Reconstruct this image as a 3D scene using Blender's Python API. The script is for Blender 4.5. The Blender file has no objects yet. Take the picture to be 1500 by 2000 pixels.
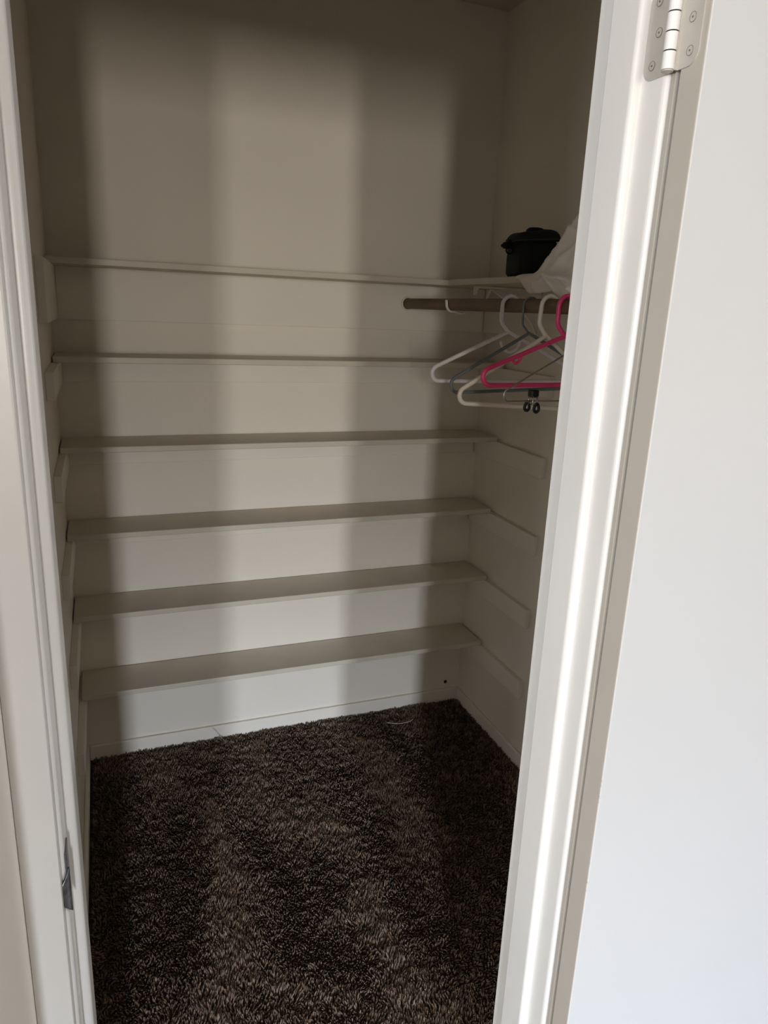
import bpy, bmesh, math, random
import numpy as np
from mathutils import Vector, Matrix, Euler

scene = bpy.context.scene
C = scene.collection
random.seed(4)
rng = np.random.default_rng(11)

# ------------------------------------------------------------------ camera
F_PX = 1407.4
YAW, PITCH, ROLL = 0.3776, 0.2729, 0.0430
fwd = Vector((math.sin(YAW) * math.cos(PITCH), math.cos(YAW) * math.cos(PITCH), -math.sin(PITCH)))
rgt = Vector((math.cos(YAW), -math.sin(YAW), 0))
upv = rgt.cross(fwd)
r2 = math.cos(ROLL) * rgt + math.sin(ROLL) * upv
u2 = -math.sin(ROLL) * rgt + math.cos(ROLL) * upv
cam_d = bpy.data.cameras.new('camera')
cam = bpy.data.objects.new('camera', cam_d)
C.objects.link(cam)
cam.matrix_world = Matrix(((r2.x, u2.x, -fwd.x, 0.1128), (r2.y, u2.y, -fwd.y, 0.0), (r2.z, u2.z, -fwd.z, 1.512), (0, 0, 0, 1)))
cam_d.sensor_fit = 'HORIZONTAL'
cam_d.sensor_width = 36.0
cam_d.lens = F_PX * 36.0 / 1500.0
cam_d.clip_start = 0.02
scene.camera = cam

# ------------------------------------------------------------------ colour management
scene.view_settings.view_transform = 'Standard'
scene.view_settings.look = 'None'
scene.view_settings.gamma = 1.0
scene.view_settings.use_curve_mapping = False
scene.view_settings.exposure = 0.0
scene.cycles.use_denoising = True
scene.cycles.max_bounces = 10
scene.cycles.diffuse_bounces = 7

# ------------------------------------------------------------------ world: overcast sky above, dim garden below the horizon
SKY = 13.2
world = bpy.data.worlds.new('sky')
scene.world = world
world.use_nodes = True
wn, wl = world.node_tree.nodes, world.node_tree.links
wn.clear()
wo = wn.new('ShaderNodeOutputWorld'); bg = wn.new('ShaderNodeBackground')
tc = wn.new('ShaderNodeTexCoord'); sp = wn.new('ShaderNodeSeparateXYZ')
mr = wn.new('ShaderNodeMapRange'); rp = wn.new('ShaderNodeValToRGB')
mr.inputs['From Min'].default_value = -0.30; mr.inputs['From Max'].default_value = 0.30
wl.new(tc.outputs['Generated'], sp.inputs[0]); wl.new(sp.outputs['Z'], mr.inputs['Value'])
wl.new(mr.outputs[0], rp.inputs[0]); wl.new(rp.outputs[0], bg.inputs[0]); wl.new(bg.outputs[0], wo.inputs[0])
e = rp.color_ramp.elements
e[0].position = 0.0; e[0].color = (0.34, 0.31, 0.26, 1)
e[1].position = 1.0; e[1].color = (1.15, 1.32, 1.56, 1)
for pos, col in ((0.38, (0.52, 0.48, 0.435, 1)), (0.50, (0.56, 0.53, 0.485, 1)), (0.58, (0.64, 0.63, 0.61, 1)), (0.68, (0.93, 0.99, 1.07, 1)), (0.78, (1.15, 1.28, 1.46, 1))):
    k = e.new(pos); k.color = col
bg.inputs['Strength'].default_value = 15.0 * SKY

# bedroom windows, the side pair added for fill: (axis, fixed coordinate, lo, hi, z0, z1)
ROOM_X0, ROOM_X1, ROOM_Y0, CEIL = -2.45, 2.9, -6.0, 2.44
WIN_FAR = [(-0.42, -0.10), (-1.85, -1.52)]
WIN_FAR_Z = (0.85, 2.02)
FILL_WIN_L = (-2.05, -0.65)        # unseen left window, added to light the right jamb
FILL_WIN_R = (-0.35, 0.42)       # unseen right window, added to light the door and wall return
WIN_SZ = (0.85, 2.05)
KL, KR = 100.0, 13.0  # fill lamp strengths for the two added side windows

def area(name, loc, rotz, sx, sy, energy, col=(1, 1, 1), is_portal=False, spread=180):
    ld = bpy.data.lights.new(name, 'AREA'); ld.shape = 'RECTANGLE'; ld.size = sx; ld.size_y = sy
    ld.cycles.is_portal = is_portal; ld.energy = energy; ld.color = col; ld.spread = math.radians(spread)
    o = bpy.data.objects.new(name, ld); C.objects.link(o); o.location = loc; o.rotation_euler = (math.radians(90), 0, math.radians(rotz))
for a, b in WIN_FAR:
    area('window_daylight', ((a + b) / 2, ROOM_Y0 - 0.06, sum(WIN_FAR_Z) / 2), 0, b - a, WIN_FAR_Z[1] - WIN_FAR_Z[0], 0, is_portal=True)
area('window_daylight', (ROOM_X0 + 0.015, sum(FILL_WIN_L) / 2, sum(WIN_SZ) / 2), -90, FILL_WIN_L[1] - FILL_WIN_L[0], WIN_SZ[1] - WIN_SZ[0], KL, (0.97, 0.985, 1.0))  # fill lamp in the added left window
area('window_daylight', (ROOM_X1 - 0.015, sum(FILL_WIN_R) / 2, sum(WIN_SZ) / 2), 90, FILL_WIN_R[1] - FILL_WIN_R[0], WIN_SZ[1] - WIN_SZ[0], KR, (0.93, 0.97, 1.0))  # fill lamp in the added right window

# ------------------------------------------------------------------ measurements (metres; x right, y into the closet, z up)
D, W = 2.328, 1.390           # back wall, right wall (left wall at x = 0)
YF, YB = 0.700, 0.834         # bedroom face and closet face of the front wall
JL, JR = 0.047, 0.693         # jamb faces
HEAD = 2.035
ST = 0.011                    # door stop thickness
SD = 0.175                    # shelf depth
TH = 0.017                    # shelf thickness
SH = [0.336, 0.597, 0.851, 1.107, 1.3566]
S6 = 1.612
ROD = (1.080, 1.536, 0.0165)

# ------------------------------------------------------------------ materials
def mat(name, col, rough=0.5, spec=0.5, metal=0.0, bump=None, var=None, sheen=0.0, coat=0.0):
    m = bpy.data.materials.new(name); m.use_nodes = True
    n, l = m.node_tree.nodes, m.node_tree.links
    b = n['Principled BSDF']
    b.inputs['Base Color'].default_value = (*col, 1)
    b.inputs['Roughness'].default_value = rough
    b.inputs['Specular IOR Level'].default_value = spec
    b.inputs['Metallic'].default_value = metal
    b.inputs['Sheen Weight'].default_value = sheen
    b.inputs['Coat Weight'].default_value = coat
    t = n.new('ShaderNodeTexCoord')
    if var:
        nz = n.new('ShaderNodeTexNoise'); nz.inputs['Scale'].default_value = var[0]; nz.inputs['Detail'].default_value = 6
        cr = n.new('ShaderNodeValToRGB')
        cr.color_ramp.elements[0].position = 0.3; cr.color_ramp.elements[1].position = 0.7
        cr.color_ramp.elements[0].color = (*[c * (1 - var[1]) for c in col], 1)
        cr.color_ramp.elements[1].color = (*[min(1, c * (1 + var[1])) for c in col], 1)
        l.new(t.outputs['Object'], nz.inputs['Vector']); l.new(nz.outputs['Fac'], cr.inputs[0]); l.new(cr.outputs[0], b.inputs['Base Color'])
    if bump:
        nz = n.new('ShaderNodeTexNoise'); nz.inputs['Scale'].default_value = bump[0]; nz.inputs['Detail'].default_value = 4
        bp = n.new('ShaderNodeBump'); bp.inputs['Strength'].default_value = bump[1]; bp.inputs['Distance'].default_value = bump[2]
        l.new(t.outputs['Object'], nz.inputs['Vector']); l.new(nz.outputs['Fac'], bp.inputs['Height']); l.new(bp.outputs[0], b.inputs['Normal'])
    return m

M = {}
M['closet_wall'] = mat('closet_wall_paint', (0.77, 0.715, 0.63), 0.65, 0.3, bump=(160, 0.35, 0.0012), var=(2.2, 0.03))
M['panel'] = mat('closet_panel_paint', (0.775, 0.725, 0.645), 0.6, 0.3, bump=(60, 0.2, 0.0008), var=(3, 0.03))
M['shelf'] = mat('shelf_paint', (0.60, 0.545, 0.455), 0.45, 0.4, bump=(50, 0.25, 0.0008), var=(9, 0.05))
M['room_wall'] = mat('room_wall_paint', (0.84, 0.80, 0.74), 0.7, 0.3, bump=(120, 0.3, 0.001))
M['bedroom_wall'] = mat('bedroom_wall_paint', (0.38, 0.36, 0.33), 0.8, 0.2, bump=(120, 0.3, 0.001))
M['trim'] = mat('glossy_trim_paint', (0.78, 0.765, 0.745), 0.30, 0.5, bump=(28, 0.22, 0.0009), var=(6, 0.025))
M['door'] = mat('door_paint', (0.63, 0.632, 0.645), 0.42, 0.4, bump=(22, 0.18, 0.0009), var=(3, 0.012))
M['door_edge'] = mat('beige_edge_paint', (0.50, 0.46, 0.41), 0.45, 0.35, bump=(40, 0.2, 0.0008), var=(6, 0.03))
M['ceiling'] = mat('ceiling_paint', (0.55, 0.52, 0.46), 0.85, 0.2, bump=(90, 0.4, 0.002))
M['carpet_base'] = mat('carpet_backing', (0.075, 0.055, 0.042), 1.0, 0.05, bump=(240, 0.8, 0.006), var=(70, 0.35))
M['rod'] = mat('brown_wood_rod', (0.135, 0.082, 0.042), 0.5, 0.35, var=(30, 0.15))
M['steel'] = mat('painted_hinge', (0.50, 0.47, 0.425), 0.38, 0.5, bump=(60, 0.15, 0.0005), var=(20, 0.05))
M['barrel'] = mat('white_knuckle', (0.84, 0.82, 0.82), 0.3, 0.5)
M['gap'] = mat('dark_gap', (0.03, 0.028, 0.03), 0.8, 0.1)
M['slot'] = mat('paint_filled_slot', (0.20, 0.185, 0.165), 0.7, 0.1)
M['metal_worn'] = mat('worn_nickel', (0.22, 0.22, 0.235), 0.35, 0.5, 0.8, bump=(150, 0.4, 0.0006), var=(90, 0.45))
M['white_plastic'] = mat('white_plastic', (0.80, 0.76, 0.76), 0.35, 0.5)
M['cream_plastic'] = mat('cream_plastic', (0.80, 0.73, 0.62), 0.35, 0.5)
M['grey_plastic'] = mat('grey_plastic', (0.15, 0.165, 0.175), 0.4, 0.5)
M['pink_plastic'] = mat('pink_plastic', (0.80, 0.06, 0.20), 0.35, 0.5)
M['chrome'] = mat('chrome', (0.62, 0.60, 0.57), 0.22, 0.5, 1.0)
M['black_rubber'] = mat('black_rubber', (0.012, 0.012, 0.012), 0.5, 0.4)
M['bracket'] = mat('white_enamel', (0.78, 0.74, 0.68), 0.4, 0.5)
M['bag'] = mat('black_nylon', (0.009, 0.010, 0.011), 0.7, 0.25, bump=(900, 0.3, 0.0006))
M['piping'] = mat('grey_piping', (0.06, 0.065, 0.065), 0.6, 0.3)
M['thread'] = mat('pale_thread', (0.6, 0.55, 0.5), 0.8, 0.2)
M['glass'] = mat('window_frame_white', (0.8, 0.8, 0.8), 0.4, 0.5)

# cloth: woven beige
M['cloth'] = mat('beige_cotton', (0.86, 0.78, 0.69), 0.9, 0.15, bump=(420, 0.35, 0.0012), var=(40, 0.05), sheen=0.3)

# carpet tufts: colour attribute gives every yarn its own brown
mc = bpy.data.materials.new('carpet_yarn'); mc.use_nodes = True
nn, ll = mc.node_tree.nodes, mc.node_tree.links
b = nn['Principled BSDF']; b.inputs['Roughness'].default_value = 0.95; b.inputs['Specular IOR Level'].default_value = 0.12
b.inputs['Sheen Weight'].default_value = 0.08
at = nn.new('ShaderNodeAttribute'); at.attribute_name = 'yarn'
cr = nn.new('ShaderNodeValToRGB'); cr.color_ramp.elements[0].color = (0.085, 0.058, 0.040, 1); cr.color_ramp.elements[1].color = (0.42, 0.305, 0.225, 1)
ll.new(at.outputs['Fac'], cr.inputs[0]); ll.new(cr.outputs[0], b.inputs['Base Color'])
M['yarn'] = mc

# ------------------------------------------------------------------ helpers
def link(name, bm, m, parent=None, smooth=False, kind=None):
    me = bpy.data.meshes.new(name); bm.to_mesh(me); bm.free()
    me.materials.append(m if not isinstance(m, str) else M[m])
    if smooth:
        me.polygons.foreach_set('use_smooth', [True] * len(me.polygons))
    o = bpy.data.objects.new(name, me); C.objects.link(o)
    if parent: o.parent = parent
    if kind: o['kind'] = kind
    return o

def empty(name, loc=(0, 0, 0), label=None, cat=None, group=None, kind=None):
    o = bpy.data.objects.new(name, None); C.objects.link(o); o.location = loc; o.empty_display_size = 0.05
    tag(o, label, cat, group, kind); return o

def tag(o, label=None, cat=None, group=None, kind=None):
    if label: o['label'] = label
    if cat: o['category'] = cat
    if group: o['group'] = group
    if kind: o['kind'] = kind

def box(bm, x0, x1, y0, y1, z0, z1, bev=0.0, seg=2):
    r = bmesh.ops.create_cube(bm, size=1.0)
    vs = r['verts']
    for v in vs:
        v.co.x = x0 + (v.co.x + .5) * (x1 - x0); v.co.y = y0 + (v.co.y + .5) * (y1 - y0); v.co.z = z0 + (v.co.z + .5) * (z1 - z0)
    if bev > 0:
        es = list({ed for v in vs for ed in v.link_edges})
        bmesh.ops.bevel(bm, geom=es, offset=bev, segments=seg, profile=0.5, affect='EDGES')

def boxobj(name, dims, m, parent=None, bev=0.0015, kind=None, off=(0, 0, 0)):
    bm = bmesh.new(); x0, x1, y0, y1, z0, z1 = dims
    box(bm, x0 - off[0], x1 - off[0], y0 - off[1], y1 - off[1], z0 - off[2], z1 - off[2], bev)
    return link(name, bm, m, parent, kind=kind)

def extrude_profile(bm, pts, z0, z1):
    """closed xy profile (list of (x, y)) extruded along z"""
    lo = [bm.verts.new((x, y, z0)) for x, y in pts]; hi = [bm.verts.new((x, y, z1)) for x, y in pts]
    n = len(pts)
    for i in range(n):
        bm.faces.new((lo[i], lo[(i + 1) % n], hi[(i + 1) % n], hi[i]))
    bm.faces.new(lo[::-1]); bm.faces.new(hi)
    bmesh.ops.recalc_face_normals(bm, faces=bm.faces)

def catmull(pts, n=8, closed=False):
    P = [Vector(p) for p in pts]; out = []
    N = len(P); rng_ = range(N if closed else N - 1)
    for i in rng_:
        p1, p2 = P[i], P[(i + 1) % N]
        p0 = P[i - 1] if (closed or i > 0) else p1 * 2 - p2
        p3 = P[(i + 2) % N] if (closed or i + 2 < N) else p2 * 2 - p1
        for k in range(n):
            t = k / n
            out.append(0.5 * ((2 * p1) + (-p0 + p2) * t + (2 * p0 - 5 * p1 + 4 * p2 - p3) * t * t + (-p0 + 3 * p1 - 3 * p2 + p3) * t ** 3))
    if not closed: out.append(P[-1])
    return out

def arc(cx, cz, r, a0, a1, n=8, y=0.0):
    return [(cx + r * math.cos(math.radians(a0 + (a1 - a0) * i / n)), y, cz + r * math.sin(math.radians(a0 + (a1 - a0) * i / n))) for i in range(n + 1)]

def tube(bm, pts, r, sides=10, closed=False, flat=1.0):
    P = [Vector(p) for p in pts]; N = len(P)
    rr = r if isinstance(r, (list, tuple)) else [r] * N
    T = []
    for i in range(N):
        a = P[i - 1] if (closed or i > 0) else P[i]; c = P[(i + 1) % N] if (closed or i < N - 1) else P[i]
        T.append((c - a).normalized())
    ref = Vector((0, 1, 0)) if abs(T[0].y) < 0.9 else Vector((1, 0, 0))
    nrm = (ref - T[0] * ref.dot(T[0])).normalized()
    rings = []
    for i in range(N):
        nrm = (nrm - T[i] * nrm.dot(T[i])).normalized(); bn = T[i].cross(nrm)
        rings.append([bm.verts.new(P[i] + (nrm * math.cos(2 * math.pi * k / sides) * flat + bn * math.sin(2 * math.pi * k / sides)) * rr[i]) for k in range(sides)])
    M_ = N if closed else N - 1
    for i in range(M_):
        a, c = rings[i], rings[(i + 1) % N]
        for k in range(sides):
            bm.faces.new((a[k], a[(k + 1) % sides], c[(k + 1) % sides], c[k]))
    if not closed:
        bm.faces.new(rings[0][::-1]); bm.faces.new(rings[-1])

def cyl(bm, c, axis, r, h, seg=24, r2_=None):
    res = bmesh.ops.create_cone(bm, cap_ends=True, segments=seg, radius1=r, radius2=r if r2_ is None else r2_, depth=h)
    q = Vector((0, 0, 1)).rotation_difference(Vector(axis).normalized()).to_matrix().to_4x4()
    bmesh.ops.transform(bm, matrix=Matrix.Translation(c) @ q, verts=res['verts'])

# ------------------------------------------------------------------ structure: closet shell
T = 0.10
boxobj('wall_back', (-T, W + T, D, D + T, 0, CEIL), 'closet_wall', kind='structure', bev=0)
wall_back = bpy.data.objects['wall_back']
LW = -0.010
boxobj('wall_left', (-T, LW, YB, D, 0, CEIL), 'closet_wall', kind='structure', bev=0)
boxobj('wall_right', (W, W + T, YB, D, 0, CEIL), 'closet_wall', kind='structure', bev=0)
boxobj('floor', (ROOM_X0 - T, ROOM_X1 + T, ROOM_Y0 - T, D + T, -0.10, 0), 'carpet_base', kind='structure', bev=0)
boxobj('ceiling', (ROOM_X0 - T, ROOM_X1 + T, ROOM_Y0 - T, D + T, CEIL, CEIL + 0.1), 'ceiling', kind='structure', bev=0)
# front wall with the doorway
RO = 0.019
bm = bmesh.new()
box(bm, ROOM_X0 - T, JL - RO, YF, YB, 0, CEIL)
box(bm, -0.12, 0.0064, 0.500, YF, 0, CEIL, 0.004)   # short return beside the casing
box(bm, JR + RO, ROOM_X1 + T, YF, YB, 0, CEIL)
box(bm, JL - RO, JR + RO, YF, YB, HEAD + RO, CEIL)
link('wall_front', bm, 'room_wall', kind='structure')
# bedroom behind the camera
def wall_with_windows(name, fixed, along, wins, wz, lo, hi):
    bm = bmesh.new()
    def seg(a, c, z0, z1):
        if along == 'x': box(bm, a, c, fixed[0], fixed[1], z0, z1)
        else: box(bm, fixed[0], fixed[1], a, c, z0, z1)
    cur = lo
    for a, c in sorted(wins):
        seg(cur, a, 0, CEIL); seg(a, c, 0, wz[0]); seg(a, c, wz[1], CEIL); cur = c
    seg(cur, hi, 0, CEIL)
    link(name, bm, 'bedroom_wall', kind='structure')
wall_with_windows('wall_bedroom_far', (ROOM_Y0 - T, ROOM_Y0), 'x', WIN_FAR, WIN_FAR_Z, ROOM_X0 - T, ROOM_X1 + T)
wall_with_windows('wall_bedroom_right', (ROOM_X1, ROOM_X1 + T), 'y', [FILL_WIN_R], WIN_SZ, ROOM_Y0, YF)
wall_with_windows('wall_bedroom_left', (ROOM_X0 - T, ROOM_X0), 'y', [FILL_WIN_L], WIN_SZ, ROOM_Y0, YF)
# window frames
def win_frame(name, x0, x1, z0, z1, y, axis):
    bm = bmesh.new(); f = 0.02
    for a, c, p, q in ((x0, x1, z0, z0 + f), (x0, x1, z1 - f, z1), (x0, x0 + f, z0 + f, z1 - f), (x1 - f, x1, z0 + f, z1 - f)):
        if axis == 'x': box(bm, a, c, y - .08, y - .03, p, q)
        else: box(bm, y - .08, y - .03, a, c, p, q)
    link(name, bm, 'glass', kind='structure')
for i, (a, c) in enumerate(WIN_FAR): win_frame('window_%d' % (i + 1), a, c, *WIN_FAR_Z, ROOM_Y0, 'x')
win_frame('window_3', *FILL_WIN_L, *WIN_SZ, ROOM_X0, 'y')  # frames of the two added side windows around the fill lamps
win_frame('window_4', *FILL_WIN_R, *WIN_SZ, ROOM_X1 + .11, 'y')
boxobj('blind', (ROOM_X0 - .028, ROOM_X0 - .02, *FILL_WIN_L, *WIN_SZ), 'glass', bpy.data.objects['window_3'], 0)  # added sheets closing the side openings behind the fill lamps
boxobj('blind', (ROOM_X1 + .02, ROOM_X1 + .028, *FILL_WIN_R, *WIN_SZ), 'glass', bpy.data.objects['window_4'], 0)

# baseboards
def baseboard(name, x0, x1, y0, y1):
    boxobj(name, (x0, x1, y0, y1, 0, 0.056), 'panel', bev=0.004, kind='structure')
baseboard('baseboard_back', LW + 0.012, W - 0.010, D - 0.012, D)
baseboard('baseboard_left', LW, LW + 0.012, YB, D)
baseboard('baseboard_right', W - 0.012, W, YB, D)
baseboard('baseboard_front', ROOM_X0, -0.1195, YF - 0.014, YF)

# door frame: jambs with moulded stop, one swept profile each side (front -> back)
def jamb_profile(xf, s):
    """xf jamb face, s=+1 left jamb (opening on +x), -1 right jamb"""
    pts = []
    def P(x, y): pts.append((xf + s * x, y))
    P(-RO, YF)
    r = 0.0085
    for i in range(7):
        a = math.radians(90 * i / 6); P(-r + r * math.sin(a), YF + r - r * math.cos(a))
    # rabbet, then stop with rounded front
    P(0, 0.7415)
    R_ = 0.0075
    P(ST - R_, 0.7415)
    for i in range(1, 8):
        a = math.radians(90 * i / 7); P(ST - R_ + R_ * math.sin(a), 0.7415 + R_ - R_ * math.cos(a))
    for i in range(5):
        a = math.radians(90 * i / 4); P(ST - 0.003 + 0.003 * math.cos(a), 0.794 + 0.003 * math.sin(a))
    P(0.0, 0.797)
    P(0.0, YB); P(-RO, YB)
    return pts
bm = bmesh.new(); extrude_profile(bm, jamb_profile(JL, 1), 0, HEAD); link('trim_1', bm, 'trim', kind='structure')
bm = bmesh.new(); extrude_profile(bm, jamb_profile(JR, -1), 0, HEAD); jr = link('trim_2', bm, 'trim', kind='structure')
bm = bmesh.new()
box(bm, JL - RO, JR + RO, YF, YB, HEAD, HEAD + RO, 0.001); box(bm, JL + ST, JR - ST, 0.7415, 0.797, HEAD - ST, HEAD, 0.003)
link('trim_3', bm, 'trim', kind='structure')
# casings (bedroom side)
def casing(name, xa, xb, inner):
    y1, y0 = YF, YF - 0.015
    s = 1 if inner == 'r' else -1
    xi, xo = (xb, xa) if inner == 'r' else (xa, xb)
    pts = [(xi, y1)]
    for i in range(5):
        a = math.radians(90 * i / 4); pts.append((xi - s * 0.002 * (1 - math.cos(a)), y0 + 0.002 - 0.002 * math.sin(a)))
    for i in range(7):
        a = math.radians(90 * i / 6); pts.append((xo + s * 0.002 * (1 - math.sin(a)), y0 + 0.002 - 0.002 * math.cos(a)))
    pts.append((xo, y1))
    bm = bmesh.new(); extrude_profile(bm, pts, 0, HEAD + 0.005); link(name, bm, 'trim', kind='structure')
casing('trim_4', JL - 0.0045 - 0.036, JL - 0.0045, 'r')
boxobj('trim_5', (JR + 0.0035, JR + 0.040, YF - 0.0095, YF, 0, HEAD + 0.005), 'door_edge', bev=0.002, kind='structure')  # darker beige on this casing stands in for the shaded gap beside the door
boxobj('trim_6', (JL - 0.0405, JR + 0.0405, YF - 0.0095, YF, HEAD + 0.0065, HEAD + 0.042), 'trim', bev=0.003, kind='structure')

# strike plate on the left jamb (part of trim_1)
tr1 = bpy.data.objects['trim_1']
bm = bmesh.new()
box(bm, JL, JL + 0.0016, 0.704, 0.729, 0.880, 0.948, 0.0007)
link('strike_plate', bm, 'metal_worn', tr1)
bm = bmesh.new()
N = 16
gr = []
for i in range(N + 1):
    z = 0.872 + 0.056 * i / N; w = math.sin(math.pi * i / N) ** 0.8
    row = []
    for k in range(7):
        t = k / 6 * w
        row.append(bm.verts.new((JL + 0.0018 - 0.012 * t ** 2, 0.706 - 0.011 * t, z)))
    gr.append(row)
for i in range(N):
    for k in range(6):
        bm.faces.new((gr[i][k], gr[i + 1][k], gr[i + 1][k + 1], gr[i][k + 1]))
o = link('strike_lip', bm, 'metal_worn', tr1, smooth=True)
md = o.modifiers.new('s', 'SOLIDIFY'); md.thickness = 0.0015; md.offset = 1

# door slab, swung fully open past the casing, with its hinges
PIN = Vector((JR - 0.0090, YF - 0.0085, 0))
door = empty('door_1', (PIN.x, PIN.y, 0), kind='structure')
OPEN = math.radians(1.0)
door.rotation_euler = (0, 0, -OPEN)
bm = bmesh.new()
# local frame: slab runs +x from the pin, thickness towards -y
y1, y0 = -0.0085, -0.0085 - 0.034
x0, x1 = 0.0098, 0.616
pts = [(x0, y1 - .001), (x0 + .001, y1), (x1, y1), (x1, y0)]
for i in range(5):
    a = math.radians(90 * i / 4); pts.append((x0 + 0.002 * (1 - math.sin(a)), y0 + 0.002 * (1 - math.cos(a))))
extrude_profile(bm, pts, 0.018, HEAD - 0.004)
for (z, s) in ((0.93, .0016), (0.922, .0011), (0.905, .0018), (0.897, .001), (0.80, .0012), (0.768, .0016), (0.755, .001), (0.41, .0012), (0.395, .001), (0.62, .0009)):
    r = bmesh.ops.create_icosphere(bm, subdivisions=1, radius=s)
    bmesh.ops.transform(bm, matrix=Matrix.Translation((x0 + .0008, y0 + .0005, z)) @ Matrix.Diagonal((1, .8, 1.6, 1)), verts=r['verts'])
dp = link('door_panel', bm, 'door', door)
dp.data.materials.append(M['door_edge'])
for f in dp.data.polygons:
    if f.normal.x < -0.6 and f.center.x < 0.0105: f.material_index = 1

def leaf_profile(w, h, r):
    pts = [(0, 0), (0, h)]
    pts2 = []
    for i in range(7):
        a = math.radians(90 * i / 6); pts2.append((w - r + r * math.sin(a), h - r + r * math.cos(a)))
    for i in range(7):
        a = math.radians(90 * i / 6); pts2.append((w - r + r * math.cos(a), r - r * math.sin(a)))
    return pts + pts2

def leaf(bm, h, r, wdt, plane_x, ydir, ybase, z0, t):
    pr = leaf_profile(wdt, h, r)
    a = [bm.verts.new((plane_x, ybase + ydir * u, z0 + v)) for u, v in pr]
    c = [bm.verts.new((plane_x - t, ybase + ydir * u, z0 + v)) for u, v in pr]
    n = len(pr)
    for i in range(n): bm.faces.new((a[i], a[(i + 1) % n], c[(i + 1) % n], c[i]))
    bm.faces.new(a); bm.faces.new(c[::-1]); bmesh.ops.recalc_face_normals(bm, faces=bm.faces)

def screw(parent, x, y, z):
    bm = bmesh.new()
    cyl(bm, (x, y, z), (1, 0, 0), 0.0042, 0.0012, 20)
    s = link('screw', bm, 'steel', parent)
    bm = bmesh.new()
    tube(bm, [(x - .0007, y + 0.0046 * math.cos(a), z + 0.0046 * math.sin(a)) for a in [2 * math.pi * i / 20 for i in range(20)]], 0.00022, 6, closed=True)
    cyl(bm, (x - .0009, y, z), (1, 0, 0), 0.0010, 0.001, 8)
    link('screw_slot', bm, 'slot', s)

def hinge(z0, first):
    H = 0.089
    L = 'white painted butt hinge'
    bm = bmesh.new(); leaf(bm, H, 0.014, 0.0445, 0.0088, 1, 0.0045, z0, 0.0016); box(bm, .0045, .0089, .0045, .0061, z0, z0 + H)   # jamb leaf (pin at origin)
    hj = link('hinge', bm, 'steel', door)
    bm = bmesh.new(); leaf(bm, H, 0.014, 0.029, 0.0097, -1, -0.0045, z0, 0.0016); box(bm, .0045, .0098, -.0061, -.0045, z0, z0 + H)
    link('hinge', bm, 'steel', door)
    n = 5; sg = H / n
    for i in range(n):
        bm = bmesh.new(); cyl(bm, (0.0, 0.0, z0 + sg * (i + .5)), (0, 0, 1), 0.0066, sg - 0.0013, 28)
        link('hinge_knuckle', bm, 'barrel', door, smooth=False)
    bm = bmesh.new(); cyl(bm, (0, 0, z0 + H / 2), (0, 0, 1), 0.0058, H - .002, 20); hp = link('hinge_pin', bm, 'gap', door)
    bm = bmesh.new(); cyl(bm, (0, 0, z0 - .0003), (0, 0, 1), 0.0062, .0012, 20); link('pin_cap', bm, 'steel', hp)
    for yy, zz in ((0.034, 0.014), (0.034, 0.075), (0.029, 0.0445)):
        screw(hj, 0.0068, yy, z0 + zz)
    for yy, zz in ((-0.022, 0.014), (-0.022, 0.075), (-0.02, 0.0445)):
        screw(hj, 0.0077, yy, z0 + zz)
hinge(1.765, True)
hinge(0.25, False)

# small cable hole low on the back wall
bm = bmesh.new(); cyl(bm, (1.333, D - 0.0008, 0.083), (0, 1, 0), 0.0065, 0.002, 16); link('cable_hole', bm, 'gap', wall_back)

# ------------------------------------------------------------------ shelves with their battens
names = ['lowest white shelf board, its edge lit just above the carpet', 'second white shelf board up from the carpet',
         'third white shelf board up, midway between carpet and hangers', 'fourth white shelf board up, the first one below the hangers',
         'fifth white shelf board up, level with the lower bars of the hangers']
jit = [0.004, 0.0, 0.0, 0.0, 0.0]
for i, z in enumerate(SH):
    lx = LW + (0.004 if i else 0.009)
    rx = W - 0.005 - (0.004, 0.004, 0.012, 0.009, 0.006)[i]
    s = empty('wall_shelf', (0.0, D, z), names[i], 'shelf', 'painted shelves across the back wall')
    off = (0.0, D, z)
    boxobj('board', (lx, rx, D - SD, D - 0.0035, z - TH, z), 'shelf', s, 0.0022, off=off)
    boxobj('back_batten', (LW + 0.019, W - 0.019, D - 0.016, D, z - TH - 0.066, z - TH), 'panel', s, 0.0015, off=off)
    boxobj('side_batten', (LW, LW + 0.019, 1.87, D, z - TH - 0.066, z - TH), 'panel', s, 0.0015, off=off)
    boxobj('side_batten', (W - 0.017, W, 1.87, D, z - TH - 0.066, z - TH), 'panel', s, 0.0015, off=off)

s = empty('wall_shelf', (0.0, D, S6), 'topmost long white shelf board, above the wide ledger board', 'shelf', 'painted shelves across the back wall')
off = (0.0, D, S6)
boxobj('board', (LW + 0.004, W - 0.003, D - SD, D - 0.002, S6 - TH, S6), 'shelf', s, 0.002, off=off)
boxobj('ledger', (LW + 0.019, W - 0.017, D - 0.016, D, 1.450, S6 - TH), 'panel', s, 0.0015, off=off)
boxobj('ledger', (LW, LW + 0.019, 1.84, D, 1.452, S6 - TH), 'panel', s, 0.0015, off=off)

RSX = 1.152
s2 = empty('side_shelf', (RSX, 1.5, S6), 'white shelf board along the right wall above the hanging rod', 'shelf')
off = (RSX, 1.5, S6)
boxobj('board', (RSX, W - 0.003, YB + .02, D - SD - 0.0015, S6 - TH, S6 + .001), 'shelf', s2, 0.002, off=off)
boxobj('ledger', (W - 0.017, W, YB + .02, D - 0.017, 1.450, S6 - TH), 'panel', s2, 0.0015, off=off)

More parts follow.
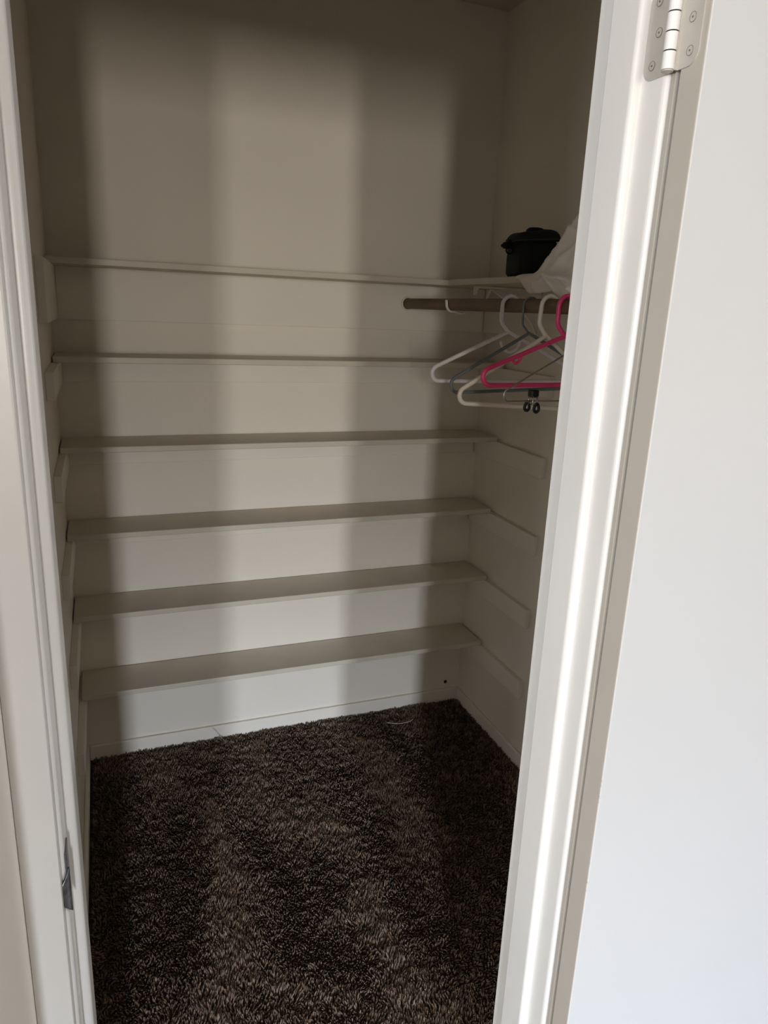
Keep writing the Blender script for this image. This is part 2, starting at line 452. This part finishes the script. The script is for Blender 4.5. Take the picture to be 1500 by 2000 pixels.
# ------------------------------------------------------------------ rod, socket, bracket
rod = empty('hanging_rod', (ROD[0], D - .016, ROD[1]), 'round brown closet rod running forward from the back wall', 'closet rod')
bm = bmesh.new(); cyl(bm, (0, -(D - .02 - YB) / 2 - .002, 0), (0, 1, 0), ROD[2], D - .02 - YB - .004, 32); o = link('pole', bm, 'rod', rod, smooth=False)
bm = bmesh.new()
tube(bm, [(0.0200 * math.cos(a), -0.006, 0.0200 * math.sin(a)) for a in [2 * math.pi * i / 28 for i in range(28)]], 0.0029, 8, closed=True, flat=2.2)
link('end_socket', bm, 'bracket', rod, smooth=True)

BY = 1.965
br = empty('shelf_bracket', (W - .017, BY, 1.55), 'white metal shelf and rod bracket with a hook under the rod', 'bracket')
def rel(p): return (p[0] - (W - .017), p[1] - BY, p[2] - 1.55)
bm = bmesh.new()
arm = [(W - .019, BY, 1.5895), (RSX + .03, BY, 1.5895), (RSX + .006, BY, 1.588), (RSX + .0, BY, 1.575)]
tube(bm, [rel(p) for p in arm], 0.0035, 8, flat=1.6); link('arm', bm, 'bracket', br, smooth=True)
bm = bmesh.new()
tube(bm, [rel((RSX - .002, BY - .006, 1.590)), rel((RSX - .002, BY - .006, 1.566))], 0.0028, 8)
tube(bm, [rel((RSX - .002, BY + .006, 1.590)), rel((RSX - .002, BY + .006, 1.566))], 0.0028, 8)
link('lip', bm, 'bracket', br, smooth=True)
bm = bmesh.new()
hk = [(ROD[0] - .0225, BY, ROD[1] + .012)] + [(ROD[0] + .0205 * math.cos(math.radians(a)), BY, ROD[1] + .0205 * math.sin(math.radians(a))) for a in range(180, 300, 15)] + [(ROD[0] + .03, BY, ROD[1] - .024), (ROD[0] + .055, BY, ROD[1] - .012), (RSX + .03, BY, 1.548), (RSX + .05, BY, 1.586)]
tube(bm, [rel(p) for p in catmull(hk, 4)], 0.0032, 8, flat=1.8); link('rod_hook', bm, 'bracket', br, smooth=True)
bm = bmesh.new()
tube(bm, [rel(p) for p in catmull([(RSX + .05, BY, 1.585), (W - .06, BY, 1.51), (W - .0195, BY, 1.455)], 5)], 0.0032, 8, flat=1.8); link('brace', bm, 'bracket', br, smooth=True)
bm = bmesh.new(); box(bm, -.004, 0, -.012, .012, -.11, .040, .001); link('wall_plate', bm, 'bracket', br)

# ------------------------------------------------------------------ hangers (origin = top of the rod, the hanger plane is local xz)
RT = ROD[1] + ROD[2]
def hanger(y, m, label, half=0.205, r=0.0052, tilt=0.0, twist=0.0, neck=-0.080, drop=0.125, rhook=None, accessory=None, bow=0.0, xoff=0.0, hm=None):
    root = empty('clothes_hanger', (ROD[0] + xoff, y, RT), label, 'hanger', 'hangers on the closet rod')
    root.rotation_euler = (0, math.radians(tilt), math.radians(twist))
    q = rhook or r
    R_ = 0.019
    zb = neck - drop
    def body_pts():
        # tip arc: tangent to the shoulder line and the bar
        cz = zb + R_; cx = half - R_
        slope = math.atan2(neck - (cz + R_), cx)
        A = []
        a_end = 90 - math.degrees(slope)
        right = [(cx + R_ * math.cos(math.radians(a)), 0, cz + R_ * math.sin(math.radians(a))) for a in np.linspace(a_end, -90, 12)]
        left = [(-x, 0, z) for x, _, z in right[::-1]]
        top = [(0, 0, neck)]
        bar = [(cx * t, bow * (1 - t * t), zb) for t in (0.75, 0.5, 0.25, 0, -0.25, -0.5, -0.75)]
        sh = lambda a, c: [tuple(Vector(a).lerp(Vector(c), t)) for t in (0.15, 0.4, 0.65, 0.88)]
        return top + sh(top[0], right[0]) + right + bar + left + sh(left[-1], top[0])
    bm = bmesh.new(); tube(bm, body_pts(), r, 12, closed=True); link('frame', bm, m, root, smooth=True)
    rh = ROD[2] + q + 0.0008
    hk = [(0.001, 0, neck - 0.002), (-0.010, 0, neck + 0.010), (-0.0185, 0, neck + 0.020), (-rh, 0, neck + .031), (-rh, 0, -ROD[2] - .010)]
    ar = [(rh * math.cos(math.radians(a)), 0, -ROD[2] + rh * math.sin(math.radians(a))) for a in range(180, -15, -18)]
    bm = bmesh.new(); pts = catmull(hk, 5)[:-1] + [Vector(p) for p in ar]
    tube(bm, pts, q, 12); link('hook', bm, hm or m, root, smooth=True)
    if accessory == 'belt':
        bm = bmesh.new()
        tube(bm, catmull([(0.032, 0, neck - .012), (0.036, 0, neck - .027), (0.026, 0, neck - .043), (0.006, 0, neck - .05), (-0.012, 0, neck - .04), (-0.020, 0, neck - .024)], 6), r * .78, 10)
        link('belt_hook', bm, m, root, smooth=True)
    if accessory == 'strap':
        for s in (-1, 1):
            bm = bmesh.new()
            tube(bm, catmull([(s * .108, 0, neck - .044), (s * .112, 0, neck - .055), (s * .121, 0, neck - .060), (s * .128, 0, neck - .054)], 5), r * .62, 8)
            link('strap_hook', bm, m, root, smooth=True)
    return root

hanger(1.640, 'white_plastic', 'white plastic hanger farthest back on the rod, with a curled belt hook under its neck', tilt=0.0, twist=0, accessory='belt', neck=-.080, drop=.124)
hanger(1.550, 'grey_plastic', 'dark grey hanger hanging just in front of the farthest white one', r=0.0042, rhook=.0025, tilt=-2.0, twist=0, drop=.136, xoff=.002)
hanger(1.462, 'cream_plastic', 'cream plastic hanger whose lower bar hangs lowest, behind the pink one', tilt=3.0, twist=0, neck=-.082, drop=.165)
hanger(1.395, 'pink_plastic', 'bright pink plastic hanger', half=.199, tilt=-0.5, twist=0, neck=-.080, drop=.107, accessory='strap')

# chrome trouser hanger with two clips
root = empty('clothes_hanger', (ROD[0], 1.300, RT), 'thin chrome wire hanger with black tipped clips, nearest the doorway', 'hanger', 'hangers on the closet rod')
bm = bmesh.new()
half, zt, zb = .197, -.082, -.212
cx_, cz_, R_ = half - .012, zb + .014, .013
right = [(cx_ + R_ * math.cos(math.radians(a)), 0, cz_ + R_ * math.sin(math.radians(a))) for a in np.linspace(55, -90, 9)]
pts = [(0, 0, zt)] + [tuple(Vector((0, 0, zt)).lerp(Vector(right[0]), t)) for t in (.3, .6, .9)] + right + [(cx_ * t, 0, zb + .001) for t in (.6, .2, -.2, -.6)] + [(-x, 0, z) for x, _, z in right[::-1]] + [tuple(Vector((0, 0, zt)).lerp(Vector((-right[0][0], 0, right[0][2])), t)) for t in (.9, .6, .3)]
tube(bm, pts, 0.0019, 8, closed=True); link('frame', bm, 'chrome', root, smooth=True)
bm = bmesh.new(); rh = ROD[2] + .003
tube(bm, [(0, 0, zt), (0, 0, -.06), (-.012, 0, -.045)] + [(rh * math.cos(math.radians(a)), 0, -ROD[2] + rh * math.sin(math.radians(a))) for a in range(200, -20, -15)], .0019, 8)
link('hook', bm, 'chrome', root, smooth=True)
for cxp in (-.128, .128):
    bm = bmesh.new(); box(bm, cxp - .0095, cxp + .0095, -.009, .009, zb + .009, zb + .0255, .004, 3)
    cl = link('clip', bm, 'black_rubber', root, smooth=True)
    bm = bmesh.new()
    for sx in (-.0055, .0055):
        tube(bm, [(cxp + sx, -.009, zb + .012), (cxp + sx * .9, -.008, zb + .000), (cxp + sx * .6, -.011, zb - .008)], .0012, 6)
        tube(bm, [(cxp + sx, .009, zb + .012), (cxp + sx * .9, .008, zb + .000), (cxp + sx * .6, .011, zb - .008)], .0012, 6)
    link('clip_spring', bm, 'chrome', cl, smooth=True)
    for ys, xs in ((-.012, .003), (.012, -.005)):
        bm = bmesh.new()
        tube(bm, [(cxp + xs + .0048 * math.cos(t) * (1.15 - .35 * math.sin(t)), ys, zb - .0115 + .0085 * math.sin(t)) for t in [2 * math.pi * i / 18 for i in range(18)]], .0035, 8, closed=True, flat=.8)
        link('clip_tip', bm, 'black_rubber', cl, smooth=True)

# ------------------------------------------------------------------ black pouch on the side shelf
BX0, BX1, BY0, BY1, BZ = 1.158, 1.279, 1.735, 1.837, S6 + .001
bagc = Vector(((BX0 + BX1) / 2, (BY0 + BY1) / 2, BZ))
bag = empty('camera_pouch', bagc, 'small black zipped pouch with side buckle, on the right shelf behind the beige cloth', 'bag')
def soft_box(bm, cx, cy, z0, z1, wx, wy, bulge, top=1.0, n=10):
    segs = 40; rows = []
    for i in range(n + 1):
        t = i / n; z = z0 + (z1 - z0) * t
        sc = 1 + bulge * math.sin(math.pi * t); end = min(1, min(t, 1 - t) * n * .9 + .90)
        sc *= end * (1 + (top - 1) * t)
        row = []
        for k in range(segs):
            a = 2 * math.pi * k / segs; ca, sa = math.cos(a), math.sin(a); p = 5
            rr = (abs(ca) ** p + abs(sa) ** p) ** (-1 / p)
            row.append(bm.verts.new((cx + wx / 2 * rr * ca * sc, cy + wy / 2 * rr * sa * sc, z)))
        rows.append(row)
    for i in range(n):
        for k in range(segs):
            bm.faces.new((rows[i][k], rows[i][(k + 1) % segs], rows[i + 1][(k + 1) % segs], rows[i + 1][k]))
    bm.faces.new(rows[0][::-1]); bm.faces.new(rows[-1])
bm = bmesh.new(); soft_box(bm, 0, 0, 0, .094, .116, .099, .01); link('body', bm, 'bag', bag, smooth=True)
bm = bmesh.new()
segs = 36; rows = []
for i in range(9):
    t = i / 8; sc = math.cos(t * math.pi / 2 * .92) ** .45; z = .084 + .030 * math.sin(t * math.pi / 2)
    rows.append([bm.verts.new(((.066 * math.cos(2 * math.pi * k / segs)) * (abs(math.cos(2 * math.pi * k / segs)) ** 4 + abs(math.sin(2 * math.pi * k / segs)) ** 4) ** -.25 * sc,
                               (.056 * math.sin(2 * math.pi * k / segs)) * (abs(math.cos(2 * math.pi * k / segs)) ** 4 + abs(math.sin(2 * math.pi * k / segs)) ** 4) ** -.25 * sc,
                               z + .006 * math.cos(2 * math.pi * k / segs))) for k in range(segs)])
for i in range(8):
    for k in range(segs):
        bm.faces.new((rows[i][k], rows[i][(k + 1) % segs], rows[i + 1][(k + 1) % segs], rows[i + 1][k]))
bm.faces.new(rows[0][::-1]); bm.faces.new(rows[-1])
lid = link('lid', bm, 'bag', bag, smooth=True)
lid.location.z = .006
bm = bmesh.new()
pp = []
for k in range(segs):
    a = 2 * math.pi * k / segs; q = (abs(math.cos(a)) ** 4 + abs(math.sin(a)) ** 4) ** -.25
    pp.append((.067 * math.cos(a) * q, .057 * math.sin(a) * q, .0945 + .006 * math.cos(a)))
tube(bm, pp, .0013, 6, closed=True); link('piping', bm, 'piping', bag, smooth=True)
bm = bmesh.new(); tube(bm, catmull([(-.022, -.01, .112), (-.020, -.01, .120), (0, -.01, .1225), (.016, -.01, .121), (.019, -.01, .112)], 6), .0058, 8, flat=2.0); link('handle', bm, 'bag', bag, smooth=True)
bm = bmesh.new()
box(bm, -.088, -.062, -.004, .010, .070, .086, .003); box(bm, -.094, -.082, -.001, .007, .073, .081, .002); box(bm, -.080, -.066, -.003, .009, .084, .094, .003)
bk = link('side_buckle', bm, 'bag', bag)
bm = bmesh.new(); tube(bm, [(-.070 + .010 * math.cos(a), .0, .066 + .008 * math.sin(a)) for a in [2 * math.pi * i / 16 for i in range(16)]], .0024, 8, closed=True)
link('strap_ring', bm, 'bag', bk, smooth=True)

# ------------------------------------------------------------------ crumpled cloth draped over the shelf edge
NU, NV = 150, 150
bm = bmesh.new()
Y1c, Y0c = 1.728, 1.28
def sm(a, c, x):
    t = max(0, min(1, (x - a) / (c - a))); return t * t * (3 - 2 * t)
grid = []
for i in range(NU + 1):
    u = i / NU
    y = Y1c + (Y0c - Y1c) * u
    H = 0.004 + 0.012 * sm(0.0, 0.07, u) + 0.112 * sm(-0.02, 0.36, u) * (1 - .25 * sm(.75, 1, u))
    drop = 0.012 + 0.030 * sm(0.02, 0.15, u) + 0.006 * math.sin(u * 9) + 0.022 * sm(0.36, 0.46, u)
    row = []
    for k in range(NV + 1):
        v = k / NV            # 0 wall side, 1 hanging hem
        if v < .72:
            t = v / .72
            x = 1.355 + (RSX + .004 - 1.355) * t
            z = S6 + .004 + H * (math.sin(math.pi * (0.12 + 0.88 * t)) ** .62)
        else:
            t = (v - .72) / .28
            bul = 0.014 * math.sin(math.pi * min(1, t * 1.05)) + .004
            x = RSX + .004 - bul - .010 * t
            z = S6 + .004 + H * (math.sin(math.pi * 1.0) ** .75 if False else 0) - drop * t
        # folds fan out from a pinch point
        fx, fy = (u - .40), (v - .30)
        ang = math.atan2(fy, fx) + .25 * math.sin(7 * u + 4 * v); rad = math.hypot(fx, fy)
        f1 = 1 - abs(math.sin(3.3 * ang + 2.2 * rad + .4))
        f2 = 1 - abs(math.sin(6.1 * ang - 3.0 * rad + 1.9 + 2.0 * u))
        f3 = 1 - abs(math.sin(17 * u + 7 * v + 1.3 * math.sin(11 * v)))
        n_ = (0.034 * f1 ** 2.6 + .022 * f2 ** 2.4 + .008 * f3 ** 2) * sm(0, .22, rad) * sm(0, .12, v) * sm(0.03, .30, u) - .008 * sm(.1, .3, rad) - .004
        if v < .72: z += n_ * .8; x -= n_ * .5
        else: x -= n_ * 1.0 + .004
        y2 = y + .006 * math.sin(v * 14 + u * 5)
        z = max(z, S6 + .004) if v < .7 else z
        row.append(bm.verts.new((x, y2, z)))
    grid.append(row)
for i in range(NU):
    for k in range(NV):
        bm.faces.new((grid[i][k], grid[i][k + 1], grid[i + 1][k + 1], grid[i + 1][k]))
cloth = link('crumpled_cloth', bm, 'cloth', smooth=True)
tag(cloth, 'crumpled beige fabric heaped on the right shelf and drooping over its edge', 'cloth')
md = cloth.modifiers.new('s', 'SOLIDIFY'); md.thickness = 0.0022; md.offset = 1

# ------------------------------------------------------------------ stray threads
bm = bmesh.new(); tube(bm, catmull([(0.405, D - .030, .060), (0.418, D - .022, .045), (0.435, D - .035, .022), (0.45, D - .06, .016)], 6), .0006, 5)
o = link('loose_thread', bm, 'thread', smooth=True); tag(o, 'fine loose thread leaning on the back baseboard, left of centre', 'thread')
bm = bmesh.new(); tube(bm, catmull([(1.04, 2.215, .017), (1.08, 2.195, .018), (1.12, 2.195, .018), (1.145, 2.21, .017)], 6), .0011, 5)
o = link('carpet_thread', bm, 'thread', smooth=True); tag(o, 'pale curved thread lying on the carpet near the back right corner', 'thread')

# ------------------------------------------------------------------ carpet pile: leaning yarn tufts
SP = 0.0060
ys = np.arange(0.86, D - 0.013, SP); xs = np.arange(0.013, W - 0.013, SP)
X, Y = np.meshgrid(xs, ys)
X = X.ravel() + rng.uniform(-.5, .5, X.size) * SP; Y = Y.ravel() + rng.uniform(-.5, .5, Y.size) * SP
X = np.clip(X, .0125, W - .0125); Y = np.clip(Y, .86, D - .0125)
n = X.size
def vnoise(x, y, s, seed):
    r = np.random.default_rng(seed); G = r.uniform(-1, 1, (96, 96))
    fx, fy = x * s + 7.3, y * s + 3.1
    ix, iy = np.floor(fx).astype(int), np.floor(fy).astype(int); tx, ty = fx - ix, fy - iy
    tx = tx * tx * (3 - 2 * tx); ty = ty * ty * (3 - 2 * ty)
    g = lambda a, c: G[a % 96, c % 96]
    return (g(ix, iy) * (1 - tx) + g(ix + 1, iy) * tx) * (1 - ty) + (g(ix, iy + 1) * (1 - tx) + g(ix + 1, iy + 1) * tx) * ty
# nap: vacuum strokes running in y, plus scuffed foot marks
warp = X + .05 * vnoise(X, Y, 3, 1)
nap = .8 * vnoise(warp, Y * .30, 7.5, 2) + .5 * vnoise(X, Y, 16, 3)
for x0, y0, x1, y1, w, amp in ((.565, 2.26, .505, 1.93, .030, .7), (.347, 1.97, .357, 1.665, .028, 1.5), (.357, 1.665, .32, 1.35, .045, 1.3), (.30, 1.33, .2, 1.15, .06, .9),
        (.61, 1.765, .73, 1.71, .022, 1.3), (.60, 1.69, .72, 1.65, .035, .8), (.706, 1.491, .58, 1.408, .020, 1.4), (.70, 1.46, .665, 1.08, .05, 1.1), (.425, 1.264, .60, 1.19, .06, .7),
        (.454, 1.78, .50, 1.50, .045, -1.4), (.59, 1.62, .60, 1.50, .07, -1.0), (.533, 1.33, .60, 1.25, .055, -1.2), (.25, 1.95, .2, 1.40, .06, -1.0), (.80, 1.75, .78, 1.3, .05, -.7), (.66, 2.2, .70, 1.85, .05, -.4), (1.28, 2.2, 1.05, 1.2, .17, -1.2), (.05, 2.1, .05, 1.3, .09, -1.0)):
    dx, dy = x1 - x0, y1 - y0
    t = np.clip(((X - x0) * dx + (Y - y0) * dy) / (dx * dx + dy * dy), 0, 1)
    d2 = (X - x0 - t * dx) ** 2 + (Y - y0 - t * dy) ** 2
    nap = nap * (1 - .6 * np.exp(-d2 / w ** 2)) + amp * np.exp(-d2 / w ** 2)
clump = vnoise(X, Y, 75, 5) + .6 * vnoise(X, Y, 40, 6)
clump2 = vnoise(X, Y, 75, 15) + .6 * vnoise(X, Y, 40, 16)
nap = np.clip(nap, -1.3, 1.3)
h = 0.0125 + .0035 * clump + rng.normal(0, .0012, n)
# lean: positive nap leans towards the doorway, negative away from it
lx = .0055 * clump2 + rng.normal(0, .0017, n) + .002 * nap
ly = .0068 * nap + .0040 * clump + rng.normal(0, .0017, n)
ang = rng.uniform(0, 2 * np.pi, n)
r0 = rng.uniform(.0022, .0031, n)
V = np.zeros((n, 10, 3), np.float32)
for ring, (t, rs) in enumerate(((0, .8), (.55, 1.0), (.95, .62))):
    for k in range(3):
        a = ang + k * 2 * np.pi / 3 + ring * .5
        V[:, ring * 3 + k, 0] = X + lx * t ** 1.6 + r0 * rs * np.cos(a)
        V[:, ring * 3 + k, 1] = Y + ly * t ** 1.6 + r0 * rs * np.sin(a)
        V[:, ring * 3 + k, 2] = h * t
V[:, 9, 0] = X + lx * 1.05; V[:, 9, 1] = Y + ly * 1.05; V[:, 9, 2] = h * 1.03
V[:, :, 0] = np.clip(V[:, :, 0], .0015, W - .0015); V[:, :, 1] = np.minimum(V[:, :, 1], D - .0015)
fl = []
for ring in range(2):
    for k in range(3):
        a0, a1 = ring * 3 + k, ring * 3 + (k + 1) % 3
        fl.append((a0, a1, a1 + 3, a0 + 3))
quads = np.array(fl); tris = np.array([(6, 7, 9), (7, 8, 9), (8, 6, 9)])
base = (np.arange(n) * 10)[:, None, None]
q = (base + quads[None]).reshape(n, -1); t3 = (base + tris[None]).reshape(n, -1)
loops = np.concatenate([q, t3], axis=1).ravel().astype(np.int32)
per = np.array([4] * 6 + [3] * 3, np.int32); tot = np.tile(per, n)
starts = np.concatenate([[0], np.cumsum(tot)[:-1]]).astype(np.int32)
me = bpy.data.meshes.new('carpet_pile')
me.vertices.add(n * 10); me.vertices.foreach_set('co', V.ravel())
me.loops.add(loops.size); me.loops.foreach_set('vertex_index', loops)
me.polygons.add(tot.size); me.polygons.foreach_set('loop_start', starts); me.polygons.foreach_set('loop_total', tot)
me.polygons.foreach_set('use_smooth', np.ones(tot.size, bool))
me.update(calc_edges=True)
yarn = np.clip(.45 + .17 * rng.normal(0, 1, n) + .12 * clump + .15 * nap, 0, 1)
att = me.attributes.new('yarn', 'FLOAT', 'POINT'); att.data.foreach_set('value', np.repeat(yarn, 10).astype(np.float32))
me.materials.append(M['yarn'])
o = bpy.data.objects.new('carpet_pile', me); C.objects.link(o)
tag(o, 'dark brown cut-pile carpet with vacuum streaks and foot marks covering the closet floor', 'carpet', kind='stuff')
